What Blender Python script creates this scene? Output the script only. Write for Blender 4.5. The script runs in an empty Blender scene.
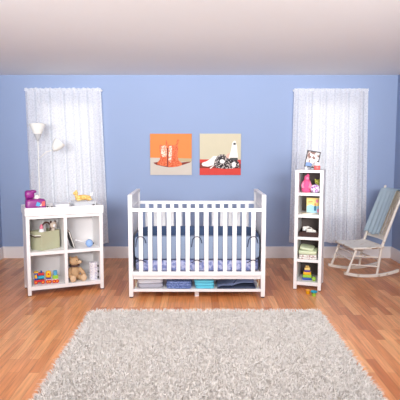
import bpy, bmesh, math, random
from mathutils import Vector, Matrix, Euler
random.seed(7)
SC = bpy.context.scene
COL = SC.collection
R = math.radians
PI = math.pi

# ------------------------------------------------------------------ materials
def lin(c):
    out = []
    for v in c[:3]:
        v = v/255.0
        out.append(v/12.92 if v <= 0.04045 else ((v+0.055)/1.055)**2.4)
    return (*out, 1.0)

def newmat(name):
    m = bpy.data.materials.new(name); m.use_nodes = True
    nt = m.node_tree
    return m, nt, nt.nodes['Principled BSDF']

def mat(name, c, rough=0.55, var=0.06, scale=30.0, bump=0.0, coat=0.0, metal=0.0, sheen=0.0):
    """plain surface with a light procedural mottling"""
    m, nt, b = newmat(name)
    b.inputs['Roughness'].default_value = rough
    b.inputs['Metallic'].default_value = metal
    b.inputs['Coat Weight'].default_value = coat
    b.inputs['Sheen Weight'].default_value = sheen
    tc = nt.nodes.new('ShaderNodeTexCoord')
    n = nt.nodes.new('ShaderNodeTexNoise'); n.inputs['Scale'].default_value = scale
    n.inputs['Detail'].default_value = 3
    nt.links.new(tc.outputs['Object'], n.inputs['Vector'])
    mix = nt.nodes.new('ShaderNodeMix'); mix.data_type = 'RGBA'
    L = lin(c)
    mix.inputs['A'].default_value = (*[v*(1-var) for v in L[:3]], 1)
    mix.inputs['B'].default_value = (*[min(1, v*(1+var)) for v in L[:3]], 1)
    nt.links.new(n.outputs['Fac'], mix.inputs['Factor'])
    nt.links.new(mix.outputs['Result'], b.inputs['Base Color'])
    if bump:
        bp = nt.nodes.new('ShaderNodeBump'); bp.inputs['Strength'].default_value = bump
        bp.inputs['Distance'].default_value = 0.01
        nt.links.new(n.outputs['Fac'], bp.inputs['Height'])
        nt.links.new(bp.outputs['Normal'], b.inputs['Normal'])
    return m

def pattern_mat(name, base, spot, scale=40, lo=0.45, hi=0.55, rough=0.8, kind='noise', spot2=None):
    """printed fabric: blotches of a second colour on the first"""
    m, nt, b = newmat(name)
    b.inputs['Roughness'].default_value = rough
    tc = nt.nodes.new('ShaderNodeTexCoord')
    if kind == 'noise':
        n = nt.nodes.new('ShaderNodeTexNoise'); n.inputs['Scale'].default_value = scale
        n.inputs['Detail'].default_value = 2
        src = n.outputs['Fac']
    else:
        n = nt.nodes.new('ShaderNodeTexVoronoi'); n.inputs['Scale'].default_value = scale
        src = n.outputs['Distance']
    nt.links.new(tc.outputs['Object'], n.inputs['Vector'])
    r = nt.nodes.new('ShaderNodeValToRGB')
    r.color_ramp.elements[0].position = lo; r.color_ramp.elements[0].color = lin(base)
    r.color_ramp.elements[1].position = hi; r.color_ramp.elements[1].color = lin(spot)
    if spot2:
        e = r.color_ramp.elements.new(min(0.98, hi+0.12)); e.color = lin(spot2)
    nt.links.new(src, r.inputs['Fac'])
    nt.links.new(r.outputs['Color'], b.inputs['Base Color'])
    return m

def floor_mat():
    m, nt, b = newmat('oak_strip_floor')
    N = nt.nodes.new; Lk = nt.links.new
    tc = N('ShaderNodeTexCoord')
    sep = N('ShaderNodeSeparateXYZ'); Lk(tc.outputs['Object'], sep.inputs[0])
    cmb = N('ShaderNodeCombineXYZ'); Lk(sep.outputs['Y'], cmb.inputs['X']); Lk(sep.outputs['X'], cmb.inputs['Y'])
    br = N('ShaderNodeTexBrick'); Lk(cmb.outputs[0], br.inputs['Vector'])
    br.inputs['Scale'].default_value = 1
    br.inputs['Brick Width'].default_value = 0.62; br.inputs['Row Height'].default_value = 0.072
    br.inputs['Mortar Size'].default_value = 0.0009; br.inputs['Mortar Smooth'].default_value = 0.3
    br.inputs['Bias'].default_value = 0.0; br.offset = 0.37; br.offset_frequency = 2
    br.inputs['Color1'].default_value = (0, 0, 0, 1); br.inputs['Color2'].default_value = (1, 1, 1, 1)
    br.inputs['Mortar'].default_value = (0.0, 0, 0, 1)
    ramp = N('ShaderNodeValToRGB'); cr = ramp.color_ramp
    cr.elements[0].position = 0; cr.elements[0].color = lin((192, 114, 64))
    cr.elements[1].position = 1; cr.elements[1].color = lin((236, 170, 112))
    e = cr.elements.new(0.35); e.color = lin((216, 140, 84))
    e = cr.elements.new(0.7); e.color = lin((224, 150, 96))
    Lk(br.outputs['Color'], ramp.inputs['Fac'])
    mp = N('ShaderNodeMapping'); mp.inputs['Scale'].default_value = (60, 3, 1)
    Lk(tc.outputs['Object'], mp.inputs['Vector'])
    gr = N('ShaderNodeTexNoise'); gr.inputs['Scale'].default_value = 1.0; gr.inputs['Detail'].default_value = 5
    Lk(mp.outputs[0], gr.inputs['Vector'])
    gr2 = N('ShaderNodeMapRange'); gr2.inputs['To Min'].default_value = 0.78; gr2.inputs['To Max'].default_value = 1.18
    gr2.inputs['From Min'].default_value = 0.3; gr2.inputs['From Max'].default_value = 0.7
    Lk(gr.outputs['Fac'], gr2.inputs['Value'])
    mul = N('ShaderNodeMix'); mul.data_type = 'RGBA'; mul.blend_type = 'MULTIPLY'; mul.inputs['Factor'].default_value = 1
    Lk(ramp.outputs['Color'], mul.inputs['A']); Lk(gr2.outputs['Result'], mul.inputs['B'])
    mor = N('ShaderNodeMix'); mor.data_type = 'RGBA'
    Lk(br.outputs['Fac'], mor.inputs['Factor']); Lk(mul.outputs['Result'], mor.inputs['A'])
    mor.inputs['B'].default_value = lin((120, 78, 52))
    Lk(mor.outputs['Result'], b.inputs['Base Color'])
    b.inputs['Roughness'].default_value = 0.3
    b.inputs['Specular IOR Level'].default_value = 0.45
    bp = N('ShaderNodeBump'); bp.inputs['Strength'].default_value = 0.08; bp.inputs['Distance'].default_value = 0.004
    Lk(gr.outputs['Fac'], bp.inputs['Height']); Lk(bp.outputs['Normal'], b.inputs['Normal'])
    return m

def sheer_mat():
    m, nt, b = newmat('sheer_lace_fabric')
    N = nt.nodes.new; Lk = nt.links.new
    b.inputs['Base Color'].default_value = lin((242, 243, 247)); b.inputs['Roughness'].default_value = 0.9
    tl = N('ShaderNodeBsdfTranslucent'); tl.inputs['Color'].default_value = lin((240, 241, 246))
    tr = N('ShaderNodeBsdfTransparent')
    tc = N('ShaderNodeTexCoord')
    mp = N('ShaderNodeMapping'); mp.inputs['Scale'].default_value = (1, 0.15, 1); Lk(tc.outputs['Object'], mp.inputs['Vector'])
    n = N('ShaderNodeTexNoise'); n.inputs['Scale'].default_value = 55; n.inputs['Detail'].default_value = 2
    Lk(mp.outputs[0], n.inputs['Vector'])
    mr = N('ShaderNodeMapRange'); mr.inputs['From Min'].default_value = 0.45; mr.inputs['From Max'].default_value = 0.62
    mr.inputs['To Min'].default_value = 0.03; mr.inputs['To Max'].default_value = 0.17
    Lk(n.outputs['Fac'], mr.inputs['Value'])
    m1 = N('ShaderNodeMixShader'); m1.inputs[0].default_value = 0.35
    Lk(b.outputs[0], m1.inputs[1]); Lk(tl.outputs[0], m1.inputs[2])
    m2 = N('ShaderNodeMixShader'); Lk(mr.outputs[0], m2.inputs[0]); Lk(m1.outputs[0], m2.inputs[1]); Lk(tr.outputs[0], m2.inputs[2])
    Lk(m2.outputs[0], nt.nodes['Material Output'].inputs['Surface'])
    return m

def clear_mat(name, c, alpha):
    m, nt, b = newmat(name)
    b.inputs['Base Color'].default_value = lin(c); b.inputs['Roughness'].default_value = 0.15
    b.inputs['Alpha'].default_value = alpha
    return m

M = {}
M['floor'] = floor_mat()
M['wall'] = mat('blue_wall_paint', (147, 164, 197), 0.8, 0.02, 3)
M['ceil'] = mat('white_ceiling_paint', (248, 248, 248), 0.9, 0.01, 3)
M['trim'] = mat('white_trim_paint', (236, 232, 232), 0.5, 0.02)
M['white'] = mat('white_lacquer', (244, 242, 242), 0.42, 0.012, 8)
M['whiteback'] = mat('white_back_panel', (226, 222, 222), 0.6, 0.012, 8)
M['taupe'] = mat('taupe_back_panel', (92, 80, 76), 0.7, 0.03, 8)
M['cream'] = mat('cream_plastic', (226, 212, 178), 0.5)
M['lampwhite'] = mat('white_lamp_enamel', (250, 248, 240), 0.4, 0.01)
M['lampgrey'] = mat('grey_lamp_metal', (200, 200, 200), 0.4)
M['sheer'] = sheer_mat()
M['glass'] = clear_mat('window_glass', (255, 255, 255), 0.12)
M['clear'] = clear_mat('clear_plastic', (244, 246, 250), 0.35)
M['rug'] = mat('ivory_shag_wool', (238, 232, 226), 0.95, 0.04, 60)
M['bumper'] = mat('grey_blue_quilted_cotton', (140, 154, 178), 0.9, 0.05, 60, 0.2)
M['bumperdark'] = mat('bumper_cotton_darker', (72, 92, 126), 0.9, 0.05, 60, 0.2)  # darker blue than the front panel, for the back and end panels
M['tie'] = mat('dark_navy_ribbon', (44, 52, 78), 0.8)
M['sheet'] = pattern_mat('lavender_blue_print', (122, 132, 184), (180, 184, 216), 30, 0.42, 0.58)
M['black'] = mat('black_plastic', (28, 26, 28), 0.5)
M['orange'] = mat('orange_print', (222, 132, 64), 0.7, 0.03, 8)
M['artgrey'] = mat('grey_beige_print', (200, 190, 178), 0.7, 0.04, 8)
M['artshade'] = mat('olive_beige_print', (186, 166, 128), 0.7, 0.04, 8)
M['bootred'] = pattern_mat('tooled_orange_red_print', (206, 84, 48), (232, 128, 86), 60, 0.4, 0.65)
M['bootwhite'] = pattern_mat('white_flower_print', (232, 128, 90), (250, 226, 206), 70, 0.42, 0.55)
M['maroon'] = mat('maroon_print', (126, 44, 30), 0.7)
M['artbeige'] = mat('pale_beige_print', (204, 194, 166), 0.7, 0.03, 8)
M['artred'] = mat('red_print', (206, 58, 48), 0.7, 0.04, 8)
M['artblack'] = pattern_mat('black_and_white_print', (34, 30, 34), (210, 196, 190), 60, 0.52, 0.62)
M['artwhite'] = mat('white_print', (246, 240, 232), 0.7, 0.03)
M['artpink'] = mat('salmon_print', (232, 176, 156), 0.7, 0.03)
M['canvas'] = mat('grey_canvas_edge', (196, 176, 160), 0.8)
M['sage'] = mat('sage_green_canvas', (186, 186, 156), 0.9, 0.05, 80, 0.2)
M['brown'] = mat('dark_brown_leather', (84, 52, 44), 0.6)
M['pinkcap'] = mat('pink_plastic', (226, 128, 152), 0.4)
M['plush'] = mat('beige_plush', (214, 196, 180), 0.95, 0.1, 80, 0.3)
M['milk'] = mat('milky_white_plastic', (236, 236, 238), 0.35)
M['bear'] = mat('light_brown_plush', (206, 168, 128), 0.98, 0.14, 90, 0.6)
M['bearpale'] = mat('pale_tan_plush', (224, 192, 156), 0.98, 0.1, 90, 0.5)
M['plaid'] = pattern_mat('plaid_ribbon', (96, 48, 50), (60, 66, 60), 90)
M['red'] = mat('red_toy_plastic', (208, 34, 44), 0.35)
M['blue'] = mat('blue_toy_plastic', (40, 78, 168), 0.35)
M['teal'] = mat('teal_toy_plastic', (30, 160, 190), 0.35)
M['yellow'] = mat('yellow_toy_plastic', (248, 186, 30), 0.35)
M['lime'] = mat('lime_toy_plastic', (158, 204, 60), 0.35)
M['sky'] = mat('sky_blue_toy_plastic', (90, 170, 214), 0.35)
M['purple'] = mat('magenta_purple_plastic', (142, 38, 128), 0.35)
M['violet'] = mat('violet_toy_plastic', (98, 62, 158), 0.4)
M['rattle'] = mat('pale_blue_rubber', (150, 184, 232), 0.5)
M['tin'] = pattern_mat('lilac_print_on_white', (238, 236, 240), (200, 196, 218), 60, 0.5, 0.6)
M['gold'] = pattern_mat('golden_plush', (240, 206, 132), (226, 168, 84), 50, 0.45, 0.6, 0.95)
M['hotpink'] = mat('rose_pink_plush', (232, 92, 142), 0.95, 0.08, 80, 0.4)
M['palepink'] = mat('pale_pink_plush', (240, 140, 172), 0.95, 0.06, 80)
M['purpprint'] = pattern_mat('purple_swirls_on_white', (244, 236, 246), (168, 96, 176), 62, 0.5, 0.56)
M['limeprint'] = pattern_mat('yellow_green_plush', (222, 224, 110), (140, 160, 50), 60, 0.5, 0.6)
M['bookyellow'] = mat('yellow_card', (246, 218, 132), 0.5)
M['bookblue'] = mat('pale_blue_card', (160, 206, 228), 0.5)
M['bookteal'] = mat('teal_card', (24, 110, 140), 0.5)
M['orangecard'] = mat('orange_card', (234, 144, 80), 0.5)
M['paper'] = mat('paper_white', (240, 236, 228), 0.8)
M['darkbrown'] = mat('dark_woven_fibre', (62, 40, 36), 0.8, 0.2, 120, 0.4)
M['mint'] = mat('pale_green_fleece', (214, 224, 190), 0.95, 0.04, 60, 0.2)
M['flowerprint'] = pattern_mat('floral_print_cotton', (240, 236, 230), (190, 140, 140), 60, 0.52, 0.62, 0.9, 'noise', (110, 150, 110))
M['salmon'] = mat('salmon_glaze', (228, 104, 100), 0.35)
M['bluepaper'] = mat('blue_print', (120, 150, 200), 0.6)
M['sketch'] = pattern_mat('brown_sketch_print', (240, 232, 228), (140, 108, 100), 26, 0.5, 0.56, 0.7)
M['greyframe'] = mat('charcoal_frame', (62, 62, 66), 0.5)
M['blanketwhite'] = mat('off_white_fleece', (230, 228, 234), 0.95, 0.04, 50, 0.2)
M['blanketgrey'] = mat('dove_grey_fleece', (176, 172, 182), 0.95, 0.05, 50, 0.2)
M['blanketcyan'] = mat('turquoise_terry', (106, 200, 222), 0.95, 0.08, 80, 0.3)
M['blanketdenim'] = pattern_mat('denim_blue_print', (88, 108, 164), (140, 156, 204), 60, 0.42, 0.6)
M['slate'] = mat('slate_blue_quilt', (112, 122, 156), 0.9, 0.05, 50, 0.2)
M['navyedge'] = mat('navy_piping', (52, 60, 92), 0.8)
M['chair'] = pattern_mat('worn_white_chair_paint', (228, 220, 210), (196, 176, 152), 16, 0.6, 0.75, 0.6)
M['cane'] = pattern_mat('beige_worn_wood', (226, 214, 198), (210, 196, 178), 30, 0.45, 0.6, 0.7)
M['throw'] = clear_mat('pale_blue_gauze', (178, 198, 210), 0.9)
M['throw'].node_tree.nodes['Principled BSDF'].inputs['Roughness'].default_value = 0.95
M['woodknob'] = mat('bare_brown_wood', (150, 112, 80), 0.6)

# ------------------------------------------------------------------ mesh builder
class MB:
    def __init__(s): s.v = []; s.f = []; s.m = []
    def add(s, vs, fs, mi=0, T=None):
        o = len(s.v)
        for p in vs:
            p = Vector(p)
            s.v.append(T @ p if T is not None else p)
        for f in fs: s.f.append([i+o for i in f]); s.m.append(mi)
        return s
    def box(s, x0, x1, y0, y1, z0, z1, mi=0, T=None):
        vs = [(x, y, z) for x in (x0, x1) for y in (y0, y1) for z in (z0, z1)]
        return s.add(vs, [(0,1,3,2),(4,6,7,5),(0,4,5,1),(2,3,7,6),(0,2,6,4),(1,5,7,3)], mi, T)
    def tube(s, pts, r, n=10, mi=0, cap=True, T=None, closed=False):
        pts = [Vector(p) for p in pts]; k = len(pts)
        rs = r if isinstance(r, (list, tuple)) else [r]*k
        vs = []; fs = []
        up = None
        for i, p in enumerate(pts):
            if closed: d = pts[(i+1) % k]-pts[i-1]
            elif i == 0: d = pts[1]-p
            elif i == k-1: d = p-pts[i-1]
            else: d = pts[i+1]-pts[i-1]
            d.normalize()
            if up is None: up = Vector((0,0,1)) if abs(d.z) < 0.9 else Vector((0,1,0))
            a = d.cross(up)
            if a.length < 1e-4: a = d.orthogonal()
            a.normalize(); b = a.cross(d).normalized(); up = b
            for j in range(n):
                t = 2*PI*j/n
                vs.append(p + (a*math.cos(t)+b*math.sin(t))*rs[i])
        kk = k if closed else k-1
        for i in range(kk):
            i2 = (i+1) % k
            for j in range(n):
                fs.append((i*n+j, i*n+(j+1)%n, i2*n+(j+1)%n, i2*n+j))
        if cap and not closed:
            fs.append(tuple(range(n))[::-1]); fs.append(tuple((k-1)*n+j for j in range(n)))
        return s.add(vs, fs, mi, T)
    def lathe(s, prof, c=(0,0,0), n=24, mi=0, T=None):
        """profile of (radius, height) turned around z"""
        vs = []; fs = []; k = len(prof)
        for (r, z) in prof:
            for j in range(n):
                t = 2*PI*j/n
                vs.append((c[0]+r*math.cos(t), c[1]+r*math.sin(t), c[2]+z))
        for i in range(k-1):
            for j in range(n): fs.append((i*n+j, i*n+(j+1)%n, (i+1)*n+(j+1)%n, (i+1)*n+j))
        fs.append(tuple(range(n))[::-1]); fs.append(tuple((k-1)*n+j for j in range(n)))
        return s.add(vs, fs, mi, T)
    def blob(s, c, rad, e=1.0, nu=20, nv=12, mi=0, T=None, rot=None):
        """ellipsoid; e<1 squares it off like a pillow or a rounded box"""
        def sp(x, p): return math.copysign(abs(x)**p, x)
        vs = []; fs = []
        Rm = Euler(rot).to_matrix() if rot else Matrix.Identity(3)
        for i in range(nv+1):
            ph = -PI/2+PI*i/nv
            for j in range(nu):
                t = 2*PI*j/nu
                p = Vector((rad[0]*sp(math.cos(ph), e)*sp(math.cos(t), e), rad[1]*sp(math.cos(ph), e)*sp(math.sin(t), e), rad[2]*sp(math.sin(ph), e)))
                vs.append(Vector(c)+Rm @ p)
        for i in range(nv):
            for j in range(nu): fs.append((i*nu+j, i*nu+(j+1)%nu, (i+1)*nu+(j+1)%nu, (i+1)*nu+j))
        return s.add(vs, fs, mi, T)
    def prism(s, poly, y0, y1, mi=0, T=None):
        """polygon in x,z pushed from y0 to y1"""
        n = len(poly)
        vs = [(x, y0, z) for x, z in poly]+[(x, y1, z) for x, z in poly]
        fs = [tuple(range(n)), tuple(range(2*n-1, n-1, -1))]+[(i, i+n, (i+1)%n+n, (i+1)%n) for i in range(n)]
        return s.add(vs, fs, mi, T)
    def grid(s, fn, nu, nv, mi=0, T=None):
        vs = [fn(i/nu, j/nv) for i in range(nu+1) for j in range(nv+1)]
        fs = [(i*(nv+1)+j, (i+1)*(nv+1)+j, (i+1)*(nv+1)+j+1, i*(nv+1)+j+1) for i in range(nu) for j in range(nv)]
        return s.add(vs, fs, mi, T)
    def build(s, name, mats, parent=None, bevel=0.0, smooth=False, solid=0.0, loc=None, rz=0.0, fix=True):
        me = bpy.data.meshes.new(name)
        me.from_pydata([tuple(v) for v in s.v], [], s.f)
        if not isinstance(mats, (list, tuple)): mats = [mats]
        for m in mats: me.materials.append(M[m] if isinstance(m, str) else m)
        me.polygons.foreach_set('material_index', s.m)
        me.validate()
        if fix:
            bm = bmesh.new(); bm.from_mesh(me)
            if not solid: bmesh.ops.recalc_face_normals(bm, faces=bm.faces)
            bm.to_mesh(me); bm.free()
        if smooth: me.shade_smooth()
        o = bpy.data.objects.new(name, me); COL.objects.link(o)
        if smooth == 'auto':
            try: me.set_sharp_from_angle(angle=R(38))
            except Exception: pass
        if parent is not None: o.parent = parent
        if loc is not None: o.location = loc
        o.rotation_euler.z = rz
        if solid:
            md = o.modifiers.new('thickness', 'SOLIDIFY'); md.thickness = solid
        if bevel:
            md = o.modifiers.new('bevel', 'BEVEL'); md.width = bevel; md.segments = 2; md.limit_method = 'ANGLE'
            md.harden_normals = False
        return o

def tag(o, label=None, cat=None, group=None, kind=None):
    if label: o['label'] = label
    if cat: o['category'] = cat
    if group: o['group'] = group
    if kind: o['kind'] = kind
    return o

def thing(name, label, cat, loc=(0,0,0), rz=0.0, group=None):
    o = bpy.data.objects.new(name, None); COL.objects.link(o)
    o.location = loc; o.rotation_euler = (0, 0, rz); o.empty_display_size = 0.1
    return tag(o, label, cat, group)

def copy_part(o, parent, loc):
    c = o.copy(); COL.objects.link(c); c.parent = parent; c.location = loc
    return c

# ------------------------------------------------------------------ the room
YW = 7.20; XL = -2.68; XR = 2.68; ZC = 2.48; YN = -1.2
def struct(o): o['kind'] = 'structure'; return o
struct(MB().box(XL-.1, XR+.1, YN, YW+.1, -.06, 0).build('floor', 'floor'))
struct(MB().box(XL-.1, XR+.1, YN, YW+.1, ZC, ZC+.08).build('ceiling', 'ceil'))
struct(MB().box(XL-.1, XL, YN, YW, 0, ZC).build('wall_left', 'wall'))
struct(MB().box(XR, XR+.1, YN, YW, 0, ZC).build('wall_right', 'wall'))
struct(MB().box(XL-.1, XR+.1, YN-.1, YN, 0, ZC).build('wall_front', 'wall'))
WIN = [(-1.73, 0.56, 2.12, 0.76), (1.80, 0.56, 2.12, 0.76)]     # centre x, sill z, head z, width
mb = MB(); xs = XL
for cx, z0, z1, w in WIN:
    mb.box(xs, cx-w/2, YW, YW+.1, 0, ZC); mb.box(cx-w/2, cx+w/2, YW, YW+.1, 0, z0); mb.box(cx-w/2, cx+w/2, YW, YW+.1, z1, ZC)
    xs = cx+w/2
mb.box(xs, XR, YW, YW+.1, 0, ZC)
struct(mb.build('wall_back', 'wall'))
for i, (cx, z0, z1, w) in enumerate(WIN):
    mb = MB(); t = .045
    mb.box(cx-w/2, cx-w/2+t, YW+.02, YW+.08, z0, z1).box(cx+w/2-t, cx+w/2, YW+.02, YW+.08, z0, z1)
    mb.box(cx-w/2+t, cx+w/2-t, YW+.02, YW+.08, z0, z0+t).box(cx-w/2+t, cx+w/2-t, YW+.02, YW+.08, z1-t, z1)
    mb.box(cx-w/2+t, cx+w/2-t, YW+.025, YW+.075, (z0+z1)/2-.02, (z0+z1)/2+.02)
    f = struct(mb.build('window_%d' % (i+1), 'trim', bevel=.003))
    for (a, b) in ((z0+t, (z0+z1)/2-.02), ((z0+z1)/2+.02, z1-t)):
        MB().box(cx-w/2+t, cx+w/2-t, YW+.048, YW+.052, a, b).build('window_pane', 'glass', f)
def board(name, x0, x1, y0, y1, axis):
    mb = MB(); h = .150
    if axis == 'x':
        mb.box(x0, x1, y0, y1, 0, h); mb.box(x0, x1, y0+.005, y1, h, h+.012)
    elif x0 < 0:
        mb.box(x0, x1, y0, y1, 0, h); mb.box(x0, x1-.005, y0, y1, h, h+.012)
    else:
        mb.box(x0, x1, y0, y1, 0, h); mb.box(x0+.005, x1, y0, y1, h, h+.012)
    struct(mb.build(name, 'trim', bevel=.002))
board('baseboard_back', XL, XR, YW-.018, YW, 'x')
board('baseboard_left', XL, XL+.018, YN, YW-.018, 'y')
board('baseboard_right', XR-.018, XR, YN, YW-.018, 'y')

# ------------------------------------------------------------------ curtains
def curtain(x0t, x1t, x0b, x1b, zb, label, seed, ruff):
    rnd = random.Random(seed); root = thing('sheer_curtain', label, 'curtain', ((x0t+x1t)/2, YW-.085, 0))
    cx = (x0t+x1t)/2
    ph = [rnd.uniform(0, 6) for _ in range(6)]
    zt = 2.272
    def off(s, v):
        a = .010+.016*v
        return a*(math.sin(s*64+ph[0])+.5*math.sin(s*37+ph[1])+.4*math.sin(s*101+ph[2]))
    def fn(u, v):
        x = (x0t+(x1t-x0t)*u)*(1-v)+(x0b+(x1b-x0b)*u)*v-cx
        z = zt+(zb-zt)*v
        return Vector((x+.004*math.sin(u*50+ph[3])*v, off(u, v), z+(.006*math.sin(u*30+ph[4]) if v > .98 else 0)))
    MB().grid(fn, 190, 30).build('curtain_panel', 'sheer', root, smooth=True, fix=False)
    def fn2(u, v):
        x = x0t+(x1t-x0t)*u-cx
        z = 2.262+v*(.030+ruff*(.5+.5*math.sin(u*70+ph[5])*math.sin(u*31)))
        return Vector((x, -.012+.007*math.sin(u*90+ph[4]+v), z))
    MB().grid(fn2, 150, 4).build('curtain_heading', 'sheer', root, smooth=True, fix=False)
    return root
curtain(-2.275, -1.270, -2.25, -1.205, .215, 'white sheer lace curtain behind the changing table and floor lamp', 3, .014)
curtain(1.285, 2.265, 1.26, 2.30, .230, 'white sheer lace curtain behind the tall narrow shelf and rocking chair', 9, .004)
for x0, x1, lb in ((-2.29, -1.255, 'thin white curtain rod above the changing table'), (1.27, 2.28, 'thin white curtain rod above the tall narrow shelf and rocking chair')):
    cx = (x0+x1)/2
    rt = thing('curtain_rod', lb, 'curtain rod', (cx, YW-.055, 2.272))
    MB().tube([(x0-cx, 0, 0), (x1-cx, 0, 0)], .006).build('rod', 'white', rt, smooth='auto')
    for sx in (x0-cx+.02, x1-cx-.02):
        MB().box(sx-.008, sx+.008, -.006, .055, -.014, .012).build('bracket', 'white', rt, bevel=.002)

# ------------------------------------------------------------------ pictures
def picture(name, label, cx, cz, w, h, layers):
    rt = thing(name, label, 'picture', (cx, YW-.035, cz-h/2))
    cv = MB().box(-w/2, w/2, 0, .034, 0, h).build('canvas', 'canvas', rt, bevel=.002)
    names = []; mb = MB()
    for k, (mname, poly) in enumerate(layers):
        if mname not in names: names.append(mname)
        y = -.0006*(k+1)
        mb.prism([(-w/2+px*w, pz*h) for px, pz in poly], y, y+.0004 if k else 0, names.index(mname))
    mb.build('print', names, cv)
    return rt
def ell(cx, cy, rx, ry, n=20, a0=0, a1=360):
    return [(cx+rx*math.cos(R(a0+(a1-a0)*i/n)), cy+ry*math.sin(R(a0+(a1-a0)*i/n))) for i in range(n + (0 if a1-a0 >= 360 else 1))]
P1 = [('orange', [(0,0),(1,0),(1,1),(0,1)]), ('artgrey', [(0,0),(1,0),(1,.40),(0,.42)]),
      ('artshade', [(.66,.32),(1,.33),(1,.40),(.66,.41)]),
      ('maroon', [(.07,.30),(.14,.25),(.30,.21),(.46,.185),(.62,.20),(.80,.25),(.96,.305),(.98,.33),(.6,.29),(.2,.32)]),
      ('bootred', [(.17,.255),(.18,.31),(.23,.37),(.245,.48),(.23,.60),(.225,.71),(.25,.74),(.32,.70),(.40,.745),(.412,.60),(.405,.42),(.41,.25),(.40,.215),(.29,.225)]),
      ('bootwhite', [(.26,.50),(.26,.70),(.39,.72),(.405,.5),(.36,.44),(.3,.44)]),
      ('maroon', [(.405,.20),(.405,.66),(.435,.66),(.44,.20)]),
      ('bootred', [(.43,.195),(.44,.45),(.44,.62),(.42,.74),(.47,.73),(.56,.72),(.66,.75),(.68,.62),(.66,.47),(.68,.36),(.76,.29),(.76,.24),(.68,.21),(.55,.19)]),
      ('bootwhite', [(.44,.36),(.45,.70),(.53,.71),(.52,.5),(.50,.3)]),
      ('bootred', [(.39,.73),(.37,.80),(.39,.85),(.41,.80),(.42,.74)]), ('bootred', [(.63,.74),(.64,.82),(.67,.87),(.70,.85),(.68,.76)]),
      ('orange', [(.655,.77),(.665,.835),(.68,.835),(.67,.77)])]
picture('wall_picture', 'square canvas print of orange red cowboy boots on an orange background', (170.8-197)/530*7.1, 1.426, .560, .555, P1)
P2 = [('artbeige', [(0,0),(1,0),(1,1),(0,1)]), ('artred', [(0,0),(1,0),(1,.37),(0,.38)]),
      ('maroon', [(0,.17),(1,.16),(1,.27),(0,.30)]),
      ('artpink', [(.62,.37),(.66,.50),(.72,.54),(.78,.40)]),
      ('artwhite', [(.05,.26),(.07,.30),(.16,.33),(.26,.39),(.33,.46),(.42,.46),(.44,.36),(.38,.25),(.20,.205),(.08,.22)]),
      ('artwhite', [(.70,.40),(.76,.60),(.79,.78),(.83,.83),(.87,.82),(.90,.70),(.93,.42)]),
      ('artblack', [(.34,.24),(.36,.34),(.42,.45),(.50,.50),(.60,.50),(.66,.42),(.76,.38),(.90,.37),(.96,.30),(.97,.19),(.80,.16),(.60,.15),(.42,.17)]),
      ('black', [(.73,.36),(.74,.42),(.92,.42),(.93,.36)]),
      ('black', ell(.845, .755, .035, .028)), ('artwhite', ell(.55, .33, .06, .05)), ('artwhite', ell(.83, .25, .05, .07)),
      ('artwhite', [(.24,.17),(.34,.24),(.35,.23),(.27,.155)])]
picture('wall_picture', 'square canvas print of white and dark baby shoes on a red surface', (220.4-197)/530*7.1, 1.426, .555, .555, P2)

# ------------------------------------------------------------------ crib
crib = thing('baby_crib', 'large white slatted wooden baby crib with a lower shelf', 'crib', (0, 5.645, 0))
W = .6925; D = .375; ZT = 1.056
for s in (-1, 1):
    a, b = (-W, -W+.043) if s < 0 else (W-.043, W)
    ep = MB()
    ep.box(a+.012, b-.012, -D+.05, D-.05, .25, ZT-.035)
    e = ep.build('end_panel', 'white', crib, bevel=.002)
    MB().box(a, b, -D, D, ZT-.028, ZT).build('end_cap', 'white', crib, bevel=.004)
    MB().box(a+.004, b-.004, -D+.05, D-.05, .20, .27).build('end_rail', 'white', crib, bevel=.003)
    MB().box(a+.006, b-.006, -D+.05, D-.05, .89, .92).build('end_rail', 'white', crib, bevel=.003)
    for y0, y1 in ((-D, -D+.05), (D-.05, D)):
        po_ = MB().box(a, b, y0, y1, .012, ZT-.028).build('post', 'white', crib, bevel=.004)
        MB().box(a+.006, b-.006, y0+.006, y1-.006, 0, .012).build('foot_pad', 'greyframe', po_)
for y0, y1 in ((-D+.002, -D+.032), (D-.032, D-.002)):
    MB().box(-W+.043, W-.043, y0, y1, .885, .920).build('top_rail', 'white', crib, bevel=.005)
    MB().box(-W+.043, W-.043, y0, y1, .230, .272).build('bottom_rail', 'white', crib, bevel=.004)
    sl = None
    for k in range(13):
        x = (k-6)*.0947
        if sl is None: sl = MB().box(-.021, .021, y0+.008, y1-.008, .272, .885).build('slat', 'white', crib, bevel=.003, loc=(x, 0, 0))
        else: copy_part(sl, crib, (x, 0, 0))
MB().box(-W+.043, W-.043, -D+.03, -D+.055, .19, .232).box(-W+.05, W-.05, -D+.032+.02, D-.04, .245, .262).build('mattress_support', 'white', crib, bevel=.002)
MB().box(-W+.043, W-.043, -D+.005, D-.01, .064, .078).box(-W+.043, W-.043, -D+.003, -D+.02, .064, .090).build('lower_shelf', 'white', crib, bevel=.003)
MB().box(-.024, .020, -D+.06, -D+.10, 0, .064).build('centre_foot', 'white', crib, bevel=.003)
for s in (-1, 1):
    MB().tube([(s*(W-.065), -D+.10, .085), (s*(W-.038), -D+.16, .24)], .006).build('brace_rod', 'cream', crib, smooth='auto')

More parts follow.
